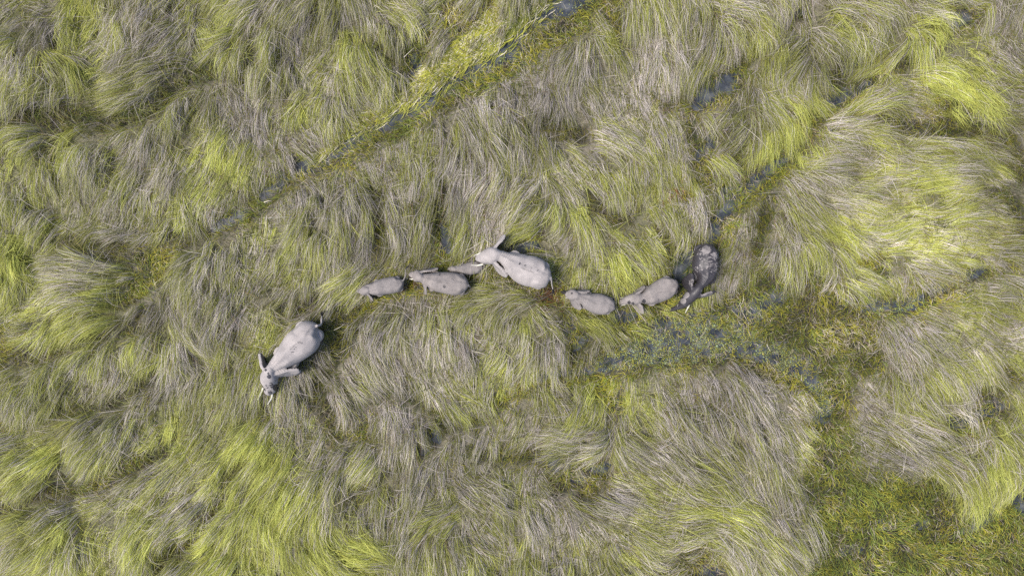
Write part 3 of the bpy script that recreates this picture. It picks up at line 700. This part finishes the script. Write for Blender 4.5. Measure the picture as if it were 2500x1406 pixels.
HERD = [
 dict(S=2.7, mat=SK_PALE, label="big pale elephant leading the line, long white tusks and dark blotches on its forehead",
  torso=[(773,793,5),(768,796,14),(757,805,27),(744,828,38),(731,840,38),(718,852,35.5),(704,866,30),(692,878,24),(678,889,18),(668,897,13.5)],
  head=[(666,899,13),(659,914,19),(656,928,20),(657,942,15.5),(657,954,13),(656,962,7)],
  trunk=[(656,953,.66),(657,957,.5),(664,956,.34),(674,949,.22),(679,945,.10)],
  tusks=[[(643,946,.55),(637,960,.50),(629,976,.54)],[(664,955,.55),(664,969,.50),(653,987,.56)]], tusk_r=.026,
  ears=[((650,905),(638,886),(633,862),10,1),((664,911),(694,906),(728,900),16,-1)],
  tail=[(772,795,.80),(779,794,.74),(784,791,.66),(785,779,.60),(786,770,.5)],
  patches=[(657,919,6,.68),(655,911,3,.8),(649,903,3.5,.8),(662,938,6,.66),(650,951,6,.66),(659,957,7,.6),(656,945,12,.48),(670,925,10,.42),(716,853,12,.47),(733,835,8,.46),(752,812,6,.44),(675,946,9,1)]),
 dict(S=1.5, mat=SK_GREY, label="slim grey calf with its thin tail kinked up, just behind the leader",
  torso=[(985,685,3),(981,688,9),(972,693,18),(957,696,20.5),(940,699,20),(925,703,19),(913,706,15),(903,707,11)],
  head=[(900,708,9),(893,709,11.5),(886,710,11.5),(880,710,8.5),(876,709,4.5)],
  trunk=[(879,710,.66),(875,711,.5),(872,713,.3),(871,715,.08)],
  tusks=[], ears=[((891,701),None,(922,690),7,1),((893,711),(900,720),(911,733),6,-1)],
  tail=[(983,686,.80),(986,682,.80),(991,668,.80),(989,661,.78),(993,655,.76)], patches=[]),
 dict(S=1.95, mat=SK_BROWN, label="grey brown elephant with one short white tusk, swinging its ears beside a half hidden calf",
  torso=[(1145,695,3),(1141,695,11),(1131,694,20),(1117,694,26.5),(1100,692,27.5),(1083,690,26),(1067,688,24),(1052,684,19),(1040,681,14),(1031,679,11)],
  head=[(1028,678,11),(1020,674.5,14.5),(1013,672,13.5),(1008,671,9.5),(1004,670,4.5)],
  trunk=[(1008,671,.66),(1004,670,.5),(1001,671,.3),(999,672,.08)],
  tusks=[[(1012,680,.58),(1006,681.5,.54),(1000,681,.56)]], tusk_r=.028,
  ears=[((1025,666),None,(1070,657),6,1),((1023,678),(1036,694),(1041,719),7,-1)],
  tail=[(1143,696,.80),(1147,699,.66),(1148,703,.4),(1149,704,.3)], patches=[(1077,686,4,.50),(1085,699,5,.55),(1074,670,4,.5),(1105,682,5,.45)]),
 dict(S=1.15, mat=SK_GREY, label="tiny dark calf half hidden under the big tusker's white tusk",
  torso=[(1179,652,3),(1176,652,9),(1168,652.5,14),(1156,654,16),(1144,656,15.5),(1133,657.5,13),(1122,658,9.5),(1114,658,7)],
  head=[(1111,658,7),(1105,657,8),(1100,657,7),(1096,657,4)],
  trunk=[(1099,657,.66),(1096,657,.5),(1094,658,.3),(1093,658,.05)],
  tusks=[], ears=[((1104,655),None,(1126,647),5,1),((1106,661),None,(1121,667),4,-1)],
  tail=[(1177,653,.80),(1180,655,.66),(1181,658,.4)], wet=.2, patches=[(1137,648,5,.42),(1146,653,4,.4),(1150,664,5,.4),(1142,668,4,.4)]),
 dict(S=2.45, mat=SK_PALE, label="large pale elephant with one ear raised stiffly, mid line, white tusks over a calf",
  torso=[(1345,676,4),(1341,675,16),(1327,674,30),(1304,665,37.5),(1280,658,37),(1258,646,30.5),(1240,635.5,20.5),(1229,629,16),(1219,625,14.5)],
  head=[(1215,624,15),(1206,623,20),(1196,625,21),(1187,627,18.5),(1179,629,15.5),(1172,630,12),(1166,631,7)],
  trunk=[(1172,630,.66),(1168,631,.5),(1166,633,.3),(1166,634,.06)],
  tusks=[[(1176,617,.55),(1166,621,.52),(1156,625,.55)],[(1180,645,.55),(1166,648,.52),(1151,647,.56)]], tusk_r=.024,
  ears=[((1206,611),(1221,591),(1235,574),7,1),((1205,634),(1221,653),(1240,674),10,-1)],
  tail=[(1344,677,.80),(1346,682,.74),(1347,694,.62),(1350,707,.5)],
  patches=[(1270,644,5,.47),(1283,650,5,.48),(1297,656,5,.46),(1315,663,6,.44)]),
 dict(S=1.6, mat=SK_GREY, label="stocky grey calf with a round dark mark on its head, ears folded back",
  torso=[(1501,752,3),(1497,751,10),(1488,747,19),(1474,744.5,24.5),(1457,741,25.5),(1442,737,22),(1430,732,17.5),(1420,727.5,13),(1412,724,10)],
  head=[(1409,723,10.5),(1402,720.5,13),(1395,719,13.5),(1388,718,11),(1382,716,5.5)],
  trunk=[(1387,718,.66),(1381,715,.52),(1375,713,.36),(1370,712,.12)],
  tusks=[[(1390,725,.55),(1385,727,.5),(1380,728,.5)]], tusk_r=.022,
  ears=[((1404,714.5),None,(1441,712),5,1),((1401,724),(1411,738),(1421,754),13,-1)],
  tail=[(1499,753,.80),(1503,757,.6),(1506,763,.4)], patches=[(1396,716,2.6,.95),(1375,713,7,.9)]),
 dict(S=1.85, mat=SK_BROWN, label="tan grey elephant with mud on its cheek, walking before the wet dark one",
  torso=[(1650,685,3),(1647,688,12),(1641,693,20),(1632,699,25.5),(1617,708,27),(1601,716,25),(1585,723,21),(1572,727,15),(1563,728,12)],
  head=[(1560,728.5,12.5),(1551,730,14.5),(1543,731,14),(1535,732,11.5),(1526,735,9),(1516,738,6)],
  trunk=[(1524,736,.58),(1517,738,.46),(1513,741,.3),(1511,743,.1)],
  tusks=[[(1530,726,.5),(1521,727,.45),(1513,727,.48)],[(1531,741,.5),(1524,743.5,.45),(1516,746,.48)]], tusk_r=.024, droop=.03,
  ears=[((1551,720.5),(1563,712),(1577,700),6,1),((1553,734),(1564,745),(1573,765),10,-1)],
  tail=[(1648,686,.80),(1652,687,.74),(1656,694,.6),(1658,704,.45)], wet=.15,
  patches=[(1536,738,4.5,.72),(1572,735,6,.62),(1545,741,5,.55),(1604,736,9,.45),(1640,718,6,.3)]),
 dict(S=2.3, mat=SK_WET, label="wet near black elephant last in the line, its back flecked with pale dried mud",
  torso=[(1732,597,5),(1731,601,13),(1729,609,22),(1725,622,28.5),(1723,637,31),(1722,652,31.5),(1722,666,27),(1719,679,20),(1713,690,14),(1707,698,10.5)],
  head=[(1704,702,11),(1697,712,14),(1690,721,14.5),(1683,730,13.5),(1676,738,12),(1667,747,8)],
  trunk=[(1674,740,.62),(1664,747,.5),(1650,752,.38),(1640,756,.26),(1633,759,.08)],
  tusks=[[(1667,733,.5),(1661,739,.46),(1653,747,.48)],[(1683,744,.5),(1679,752,.46),(1673,764,.5)]], tusk_r=.022, droop=.08,
  ears=[((1690,708),(1690,688),(1693,667),10,1),((1700,722),(1720,719),(1749,709),8,-1)],
  tail=[(1731,599,.80),(1722,597,.76),(1711,602,.66),(1703,607,.5)], wet=.97,
  patches=[(1722,622,26,.55),(1740,652,20,.52),(1706,655,13,.52),(1724,610,11,.42),(1746,624,10,.47),(1730,668,12,.57),(1675,720,9,.25),(1668,735,8,.30),(1690,690,11,.5),(1725,716,18,.45),(1692,730,6,.9),(1700,640,9,1),(1720,690,16,1),(1697,707,9,.8),(1645,754,16,1)]),
]
elephants = [elephant(s) for s in HERD]

# ------------------------------------------------------------------ grass
def over_elephant(x, y, z):
    bad = np.zeros(np.shape(x), bool)
    for rows, S in FOOT:
        c = rows[len(rows) // 2]
        near = (np.abs(x - c[0]) < 4) & (np.abs(y - c[1]) < 4)
        if not near.any(): continue
        d, w, _, _ = seg_dist(x[near], y[near], [tuple(r) for r in rows])
        bad[near] |= (d < w * 1.02 + .03) & (z[near] > .42 * S)
    return bad

def ribbons(name, pts, width, tint, taper, mat, roll=None):
    """pts (n,k,3) blade spines -> one mesh of tapered blades; tint (n,3)"""
    n, k, _ = pts.shape
    tan = np.gradient(pts, axis=1)
    side = np.stack([-tan[..., 1], tan[..., 0], np.zeros(tan.shape[:2])], -1)
    side /= np.linalg.norm(side, axis=-1, keepdims=True) + 1e-9
    if roll is not None:
        tn = tan / (np.linalg.norm(tan, axis=-1, keepdims=True) + 1e-9)
        up = np.cross(tn, side)
        side = side * np.cos(roll)[:, None, None] + up * np.sin(roll)[:, None, None]
    wv = width[:, None] * np.asarray(taper)[None, :] * .5
    Lf = pts - side * wv[..., None]; Rt = pts + side * wv[..., None]
    # all rings but the last have two points, the tip one
    body = np.stack([Lf[:, :-1], Rt[:, :-1]], 2).reshape(n, (k - 1) * 2, 3)
    co = np.concatenate([body, pts[:, -1:]], 1)
    per = (k - 1) * 2 + 1
    base = (np.arange(n) * per)[:, None]
    q = []
    for s in range(k - 2):
        q.append(np.stack([2*s, 2*s+1, 2*s+3, 2*s+2]) + base)
    quad = np.stack(q, 1).reshape(-1, 4) if q else None
    tri = np.array([2*(k-2), 2*(k-2)+1, per - 1]) + base
    me = mesh_np(name, co.reshape(-1, 3), tri=tri, quad=quad)
    at = me.attributes.new("tint", 'FLOAT_COLOR', 'POINT')
    c4 = np.ones((n, per, 4), np.float32); c4[..., :3] = tint[:, None, :]
    at.data.foreach_set("color", c4.reshape(-1))
    return add_obj(name, me, mat)

C_BRIGHT = np.array((.345, .370, .085)); C_YEL = np.array((.430, .390, .085)); C_OLIVE = np.array((.135, .138, .030)); C_DEEP = np.array((.050, .075, .020))
C_TAN = np.array((.450, .405, .320)); C_LILAC = np.array((.385, .345, .335)); C_BROWN = np.array((.110, .070, .035))

def mixc(a, b, t): return a[None, :] * (1 - t[:, None]) + b[None, :] * t[:, None]

def tall_grass():
    sp = 17.5
    X, Y = np.meshgrid(np.arange(-230, 2730, sp), np.arange(-190, 1600, sp))
    X = X.ravel() + rng.uniform(-.6, .6, X.size) * sp; Y = Y.ravel() + rng.uniform(-.6, .6, Y.size) * sp
    outside = (X < -60) | (X > 2560) | (Y < -60) | (Y > 1466)
    keep = ~outside | (rng.random(X.size) < .55)
    lo = lowness(X, Y); wd = water_depth(X, Y)
    p_low = sstep(-12, 16, lo)
    keep &= rng.random(X.size) > p_low * 1.0
    keep &= wd < -8
    gap = N5.fbm(X, Y, 42, 2)
    keep &= rng.random(X.size) < sstep(.24, .46, gap) * .9 + .1
    va = valley(X, Y)
    keep &= rng.random(X.size) > va * .85
    X, Y = X[keep], Y[keep]; lo = lo[keep]; va = va[keep]
    f = field(X, Y)
    n = len(X)
    g = np.clip(f[:, 2] + .55 * (N1.fbm(X, Y, 75, 3) - .5) + rng.normal(0, .13, n), 0, 1)
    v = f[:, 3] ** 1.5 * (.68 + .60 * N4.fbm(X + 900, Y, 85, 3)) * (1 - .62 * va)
    g = g + (.60 - g) * va * .6
    hN = sstep(.28, .68, N2.fbm(X, Y, 130, 3))
    h = (.18 + .95 * hN) * rng.uniform(.75, 1.25, n) * (.6 + .4 * v) * (1 - .45 * sstep(-40, 5, lo)) * (1 - .55 * va)
    L = rng.uniform(1.4, 2.6, n) * (.75 + .4 * hN) * (1 - .35 * sstep(-40, 5, lo))
    ang = np.arctan2(f[:, 1], f[:, 0]) + rng.normal(0, .13, n) + .9 * (N3.fbm(X, Y, 110, 2) - .5)
    curl = rng.normal(0, .14, n) + .9 * (N4.fbm(X, Y, 120, 2) - .5)
    nb = 42
    N = n * nb
    ti = np.repeat(np.arange(n), nb)
    rr = np.sqrt(rng.random(N)) * 14.0; ra = rng.random(N) * 2 * math.pi
    x0 = X[ti] + rr * np.cos(ra); y0 = Y[ti] + rr * np.sin(ra)
    stray = rng.random(N) < .13
    a = ang[ti] + rng.normal(0, .11, N) + np.where(stray, rng.normal(0, .9, N), 0)
    cu = curl[ti] + rng.normal(0, .12, N)
    l = L[ti] * rng.uniform(.55, 1.1, N); hh = h[ti] * rng.uniform(.55, 1.15, N)
    # four points: root, rise, arch, tip; the horizontal run turns with the flow where it lies
    pxm, pym = x0 + np.cos(a) * l * PPM * .6, y0 + np.sin(a) * l * PPM * .6
    fm = field(X + np.cos(ang) * L * PPM * .7, Y + np.sin(ang) * L * PPM * .7)
    am = np.arctan2(fm[:, 1], fm[:, 0])
    turn = (am - np.arctan2(f[:, 1], f[:, 0]) + math.pi) % (2 * math.pi) - math.pi
    turn = np.clip(turn, -.9, .9)[ti] * .7 + cu
    u = np.array([0, .22, .60, 1.0]); zz = np.array([0, .78, 1.0, .66])
    a_s = a[:, None] + turn[:, None] * np.array([0, .0, .35, 1.0])[None, :]
    st = np.diff(u)[None, :] * l[:, None]
    amid = (a_s[:, :-1] + a_s[:, 1:]) / 2
    conv = 1 - .35 * np.array([0, .3, .8, 1.0])      # locks draw together a little towards the tips
    wx = (x0 - 1250) / PPM; wy = (703 - y0) / PPM
    cx = (X[ti] - 1250) / PPM; cy = (703 - Y[ti]) / PPM
    bx = np.concatenate([np.zeros((N, 1)), np.cumsum(st * np.cos(amid), 1)], 1)
    by = np.concatenate([np.zeros((N, 1)), np.cumsum(-st * np.sin(amid), 1)], 1)
    px = cx[:, None] + (wx - cx)[:, None] * conv[None, :] + bx
    py = cy[:, None] + (wy - cy)[:, None] * conv[None, :] + by
    gz = ground_z(wx, wy)
    pz = gz[:, None] - .02 + hh[:, None] * zz[None, :] * (1 + rng.normal(0, .10, (N, 4)))
    pz = np.maximum(pz, .02); pz[:, 0] = gz - .03
    pts = np.stack([px, py, pz], -1)
    bad = over_elephant(px.ravel(), py.ravel(), pz.ravel()).reshape(N, 4).any(1)
    wdm = water_depth(px[:, 2] * PPM + 1250, 703 - py[:, 2] * PPM); wdt = water_depth(px[:, 3] * PPM + 1250, 703 - py[:, 3] * PPM)
    bad |= ((wdm > -3) | (wdt > 0)) & (rng.random(N) < .82)
    # colour
    gg = g[ti]; vv = v[ti]
    is_green = rng.random(N) < np.clip(.20 + .88 * gg, .10, .95)
    hue = np.clip(gg * 1.0 + .08 + rng.normal(0, .18, N), 0, 1)
    green = mixc(C_OLIVE, C_BRIGHT, np.clip(hue * (.30 + .75 * np.clip(vv, 0, 1.2)), 0, 1))
    yel = (rng.random(N) < .30)[:, None]
    green = np.where(yel, green * .5 + .5 * mixc(C_OLIVE, C_YEL, hue), green)
    dry = mixc(C_LILAC, C_TAN, np.clip(rng.normal(.35, .3, N), 0, 1))
    dry = np.where((rng.random(N) < .07)[:, None], C_BROWN[None, :] * 1.3, dry)
    tb = np.exp(rng.normal(0, .15, n))[ti]
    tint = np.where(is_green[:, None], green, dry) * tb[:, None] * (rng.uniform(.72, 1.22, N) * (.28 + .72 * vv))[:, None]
    ok = ~bad
    wid = rng.uniform(.009, .022, N)
    roll = rng.uniform(-.9, .9, N)
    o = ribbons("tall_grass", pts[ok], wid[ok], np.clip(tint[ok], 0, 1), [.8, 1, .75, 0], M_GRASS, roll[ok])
    tag(o, "long windswept yellow green and dry lilac grass lying over in tufts", "grass", kind="stuff")
    return int(ok.sum())

def low_grass():
    n = 150000
    X = rng.uniform(-200, 2700, n * 3); Y = rng.uniform(-150, 1560, n * 3)
    lo = lowness(X, Y); wd = water_depth(X, Y)
    clump = N3.fbm(X, Y, 26, 3)
    p = sstep(-30, 8, lo) * (.25 + 1.3 * clump) + .20 + .5 * valley(X, Y)
    p *= np.where(wd > 0, np.where(Y > 690, .20, .03), 1.0)
    k = rng.random(n * 3) < p
    X, Y = X[k][:n], Y[k][:n]; N = len(X)
    lo = lo[k][:N]; clump = clump[k][:N]
    f = field(X, Y)
    ang = rng.uniform(0, 2 * math.pi, N) * .35 + np.arctan2(f[:, 1], f[:, 0]) + 5 * (N1.fbm(X, Y, 50, 2) - .5)
    l = rng.uniform(.25, .75, N); h = rng.uniform(.10, .38, N)
    wx, wy = (X - 1250) / PPM, (703 - Y) / PPM
    gz = np.maximum(ground_z(wx, wy), -.05)
    u = np.array([0, .4, 1.0]); zz = np.array([0, .9, .85]); tw = np.array([0, .1, .5])
    cu = rng.normal(0, .8, N)
    px = wx[:, None] + l[:, None] * u * np.cos(ang[:, None] + cu[:, None] * tw)
    py = wy[:, None] - l[:, None] * u * np.sin(ang[:, None] + cu[:, None] * tw)
    pz = gz[:, None] + h[:, None] * zz; pz = np.maximum(pz, .012); pz[:, 0] = gz - .02
    bad = over_elephant(px.ravel(), py.ravel(), pz.ravel()).reshape(N, 3).any(1)
    t = N2.fbm(X, Y, 70, 3)
    c1 = mixc(np.array((.120, .118, .016)), np.array((.270, .245, .026)), sstep(.35, .65, t + rng.normal(0, .12, N)))
    c2 = mixc(np.array((.055, .08, .014)), np.array((.20, .24, .04)), rng.random(N))
    c3 = mixc(C_BROWN, C_TAN * .9, rng.random(N))
    s = rng.random(N); q = N4.fbm(X, Y, 55, 2)
    tint = np.where((s < .50 - .1 * ((X > 1950) & (Y > 1050)))[:, None], c1, np.where((s < .50 + .5 * q + .10 * ((X > 1950) & (Y > 1050)))[:, None], c2, c3))
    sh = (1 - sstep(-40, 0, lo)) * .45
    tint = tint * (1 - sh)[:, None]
    red = np.exp(-((X - 1352) ** 2 + (Y - 722) ** 2) / 26.0 ** 2) + .8 * np.exp(-((X - 1640) ** 2 + (Y - 470) ** 2) / 26.0 ** 2) + .6 * np.exp(-((X - 1010) ** 2 + (Y - 695) ** 2) / 20 ** 2)
    tint = np.where((rng.random(N) < red * .9)[:, None], np.array((.125, .055, .022))[None, :] * rng.uniform(.6, 1.5, N)[:, None], tint)
    dark = np.exp(-((X - 1670) ** 2 / 30 ** 2 + (Y - 670) ** 2 / 60 ** 2))  # shadow left of the last elephant, painted into the blade colour
    tint = np.where((rng.random(N) < dark)[:, None], np.array((.05, .075, .018))[None, :], tint)
    tint = tint * (rng.uniform(.7, 1.3, N) * (.45 + 1.1 * N5.fbm(X + 300, Y, 48, 3)))[:, None]
    ok = ~bad
    o = ribbons("marsh_grass", np.stack([px, py, pz], -1)[ok], rng.uniform(.016, .032, N)[ok], tint[ok], [.9, 1, 0], M_LOW, rng.uniform(-.8, .8, N)[ok])
    tag(o, "short yellow and olive sedge growing along the wet channels", "sedge", kind="stuff")

def floating_grass():
    """long leaves trailing on the water along the upper channel"""
    path = [(1370,-60,52),(1310,0,52),(1235,62,58),(1175,118,48),(1105,165,36),(1000,250,24),(895,306,20),(825,358,14),(770,394,9)]
    n = 15000
    X = rng.uniform(720, 1480, n * 14); Y = rng.uniform(-60, 420, n * 14)
    d, w, dx, dy = seg_dist(X, Y, path)
    sidev = (X - 1250) * 0
    # strands lie mostly on the upper left side of the open water
    wd, ww, wdx, wdy = seg_dist(X, Y, CHANNELS[0])
    k = (d < w) & (rng.random(n * 14) < np.where(wd < ww * 1.3, .03, 1.0) * sstep(.15, .55, N2.fbm(X, Y, 40, 2)))
    X, Y, dx, dy = X[k][:n], Y[k][:n], dx[k][:n], dy[k][:n]; N = len(X)
    a = np.arctan2(dy, dx) + rng.normal(0, .16, N) + 1.3 * (N3.fbm(X, Y, 55, 2) - .5)
    l = rng.uniform(.5, 1.3, N)
    wx, wy = (X - 1250) / PPM, (703 - Y) / PPM
    u = np.array([0, .33, .67, 1.0])
    ph = rng.uniform(0, 6.28, N)
    aa = a[:, None] + .35 * np.sin(ph[:, None] + u[None, :] * 4)
    st = np.diff(u)[None] * l[:, None]; am = (aa[:, 1:] + aa[:, :-1]) / 2
    px = wx[:, None] + np.concatenate([np.zeros((N, 1)), np.cumsum(st * np.cos(am), 1)], 1)
    py = wy[:, None] - np.concatenate([np.zeros((N, 1)), np.cumsum(st * np.sin(am), 1)], 1)
    gz = np.maximum(ground_z(px.ravel(), py.ravel()).reshape(N, 4), 0)
    pz = gz + rng.uniform(.012, .12, N)[:, None] + np.array([0, .03, .03, 0])
    t = N1.fbm(X, Y, 45, 2) + rng.normal(0, .12, N)
    tint = mixc(np.array((.10, .115, .015)), np.array((.27, .27, .035)), sstep(.25, .7, t))
    tint = np.where((rng.random(N) < .18)[:, None], C_TAN[None], tint) * rng.uniform(.7, 1.2, N)[:, None]
    o = ribbons("floating_grass", np.stack([px, py, pz], -1), rng.uniform(.025, .05, N), tint, [.8, 1, .8, 0], M_FLOAT, rng.uniform(-.4, .4, N))
    tag(o, "wavy yellow green leaves trailing on the upper channel's water", "water grass", kind="stuff")

print("tall blades", tall_grass())
low_grass()
floating_grass()

# ------------------------------------------------------------------ lily pads
def pad_geo(r, seg=11):
    a0 = .22
    a = np.linspace(a0, 2 * math.pi - a0, seg)
    top = np.concatenate([[[0, 0, .012]], np.stack([r * np.cos(a), r * np.sin(a), np.full(seg, .016)], 1)])
    low = np.stack([r * .97 * np.cos(a), r * .97 * np.sin(a), np.full(seg, .003)], 1)
    co = np.concatenate([top, low])
    tri = [(0, 1 + i, 2 + i) for i in range(seg - 1)]
    quad = [(1 + i, 1 + seg + i, 2 + seg + i, 2 + i) for i in range(seg - 1)]
    return co, np.array(tri), np.array(quad)

ZONES = [[(1420,905,14),(1500,885,24),(1580,855,40),(1680,830,52),(1780,825,50),(1850,850,36),(1920,880,28),(1970,905,26),(2005,960,22),(2015,1000,18)],
         [(2240,730,20),(2180,745,30),(2120,745,26),(2080,735,20)],[(1420,-10,40),(1340,30,36),(1290,65,26),(1235,125,18),(1150,178,12)],
         [(1905,720,18),(1830,770,24)],[(1010,262,14),(920,312,12)]]
cand = []
for z, cnt in zip(ZONES, (8500, 1100, 1000, 400, 160)):
    xs = [p[0] for p in z]; ys = [p[1] for p in z]
    X = rng.uniform(min(xs) - 60, max(xs) + 60, cnt * 6); Y = rng.uniform(min(ys) - 60, max(ys) + 60, cnt * 6)
    d, w, _, _ = seg_dist(X, Y, z)
    k = (d < w * (.5 + N2.fbm(X, Y, 30, 2))) & (rng.random(len(X)) < sstep(.3, .6, N3.fbm(X, Y, 22, 2)))
    cand.append(np.stack([X[k][:cnt], Y[k][:cnt]], 1))
cand = np.concatenate(cand)
rad = np.clip(rng.lognormal(math.log(.021), .40, len(cand)), .012, .07)
order = np.argsort(-rad); cand, rad = cand[order], rad[order]
def pad_tint(n):
    t = mixc(np.array((.07, .09, .025)), np.array((.26, .25, .04)), rng.random(n))
    pale = rng.random(n) < .25
    return np.where(pale[:, None], np.array((.20, .25, .14))[None], t) * rng.uniform(.75, 1.15, n)[:, None]
big = 0
placed = []
for (x, y), r, c in zip(cand[:260], rad[:260], pad_tint(260)):
    if x < -5 or x > 2505 or y < -5 or y > 1411: continue
    if any((x - a) ** 2 + (y - b) ** 2 < ((r + q) * PPM) ** 2 for a, b, q in placed): continue
    placed.append((x, y, r))
    co, tri, quad = pad_geo(r)
    me = mesh_np("lily_pad", co, tri=tri, quad=quad, smooth=False)
    at = me.attributes.new("tint", 'FLOAT_COLOR', 'POINT')
    at.data.foreach_set("color", np.tile(np.append(c, 1), len(co)).astype(np.float32))
    gz = float(ground_z(np.array([(x - 1250) / PPM]), np.array([(703 - y) / PPM]))[0])
    o = add_obj("lily_pad", me, M_PAD, loc=(*W(x, y)[:2], max(0, gz) + .02))
    o.rotation_euler = (rng.normal(0, .06), rng.normal(0, .06), rng.uniform(0, 6.28))
    tag(o, "small round notched lily pad floating on a marsh pool", "lily pad", "lily pads floating on the pools")
    big += 1
rest, rr = cand[260:], rad[260:]
co0, tri0, quad0 = pad_geo(1.0, 7)
m = len(rest); kk = len(co0)
an = rng.uniform(0, 6.28, m); ca, sa = np.cos(an), np.sin(an)
wx, wy = (rest[:, 0] - 1250) / PPM, (703 - rest[:, 1]) / PPM
gz = np.maximum(ground_z(wx, wy), 0) + .006 + rng.uniform(0, .02, m)
cx = (co0[None, :, 0] * ca[:, None] - co0[None, :, 1] * sa[:, None]) * rr[:, None] + wx[:, None]
cy = (co0[None, :, 0] * sa[:, None] + co0[None, :, 1] * ca[:, None]) * rr[:, None] + wy[:, None]
cz = co0[None, :, 2] + gz[:, None]
off = (np.arange(m) * kk)[:, None, None]
me = mesh_np("duckweed", np.stack([cx, cy, cz], -1).reshape(-1, 3), tri=(tri0[None] + off).reshape(-1, 3), quad=(quad0[None] + off).reshape(-1, 4), smooth=False)
at = me.attributes.new("tint", 'FLOAT_COLOR', 'POINT')
c4 = np.ones((m, kk, 4), np.float32); c4[..., :3] = pad_tint(m)[:, None, :]
at.data.foreach_set("color", c4.reshape(-1))
o = add_obj("duckweed", me, M_PAD)
tag(o, "tiny yellow green floating leaves speckling the pools", "duckweed", kind="stuff")

# ------------------------------------------------------------------ small single things
def bent_rod(name, pts, r, mat, label, cat):
    b = bmesh.new()
    org = Vector(pts[0])
    P3, q3 = resample_3d([Vector(p) - org for p in pts], 8)
    tube(b, P3, np.interp(q3, [0, 1], [r, r * .35]), 7)
    bmesh.ops.recalc_face_normals(b, faces=b.faces)
    me = bpy.data.meshes.new(name); b.to_mesh(me); b.free()
    for p in me.polygons: p.use_smooth = True
    return tag(add_obj(name, me, mat, loc=org), label, cat)

bent_rod("dry_reed", [W(986,141,.9), W(998,129,1.0), W(1012,116,1.0)], .02, M_REED, "thin bleached reed lying across the grass beside the upper channel", "reed")
bent_rod("dry_reed", [W(812,1236,.9), W(845,1218,1.05), W(876,1201,1.0)], .02, M_REED, "long straight pale reed lying on dark grass below the leading elephant", "reed")
bent_rod("dry_reed", [W(1808,303,.9), W(1845,332,1.05), W(1878,366,.95)], .02, M_REED, "pale reed slanting across the grass below the flower pool", "reed")
bent_rod("dry_reed", [W(645,494,.5), W(655,491,.55), W(664,490,.5)], .035, M_REED, "short chalky reed stub beside the dark gap ending the upper channel", "reed")
bent_rod("dry_reed", [W(815,806,.85), W(832,797,.95), W(842,790,.9)], .02, M_REED, "short pale reed lying just behind the leading elephant's rump", "reed")
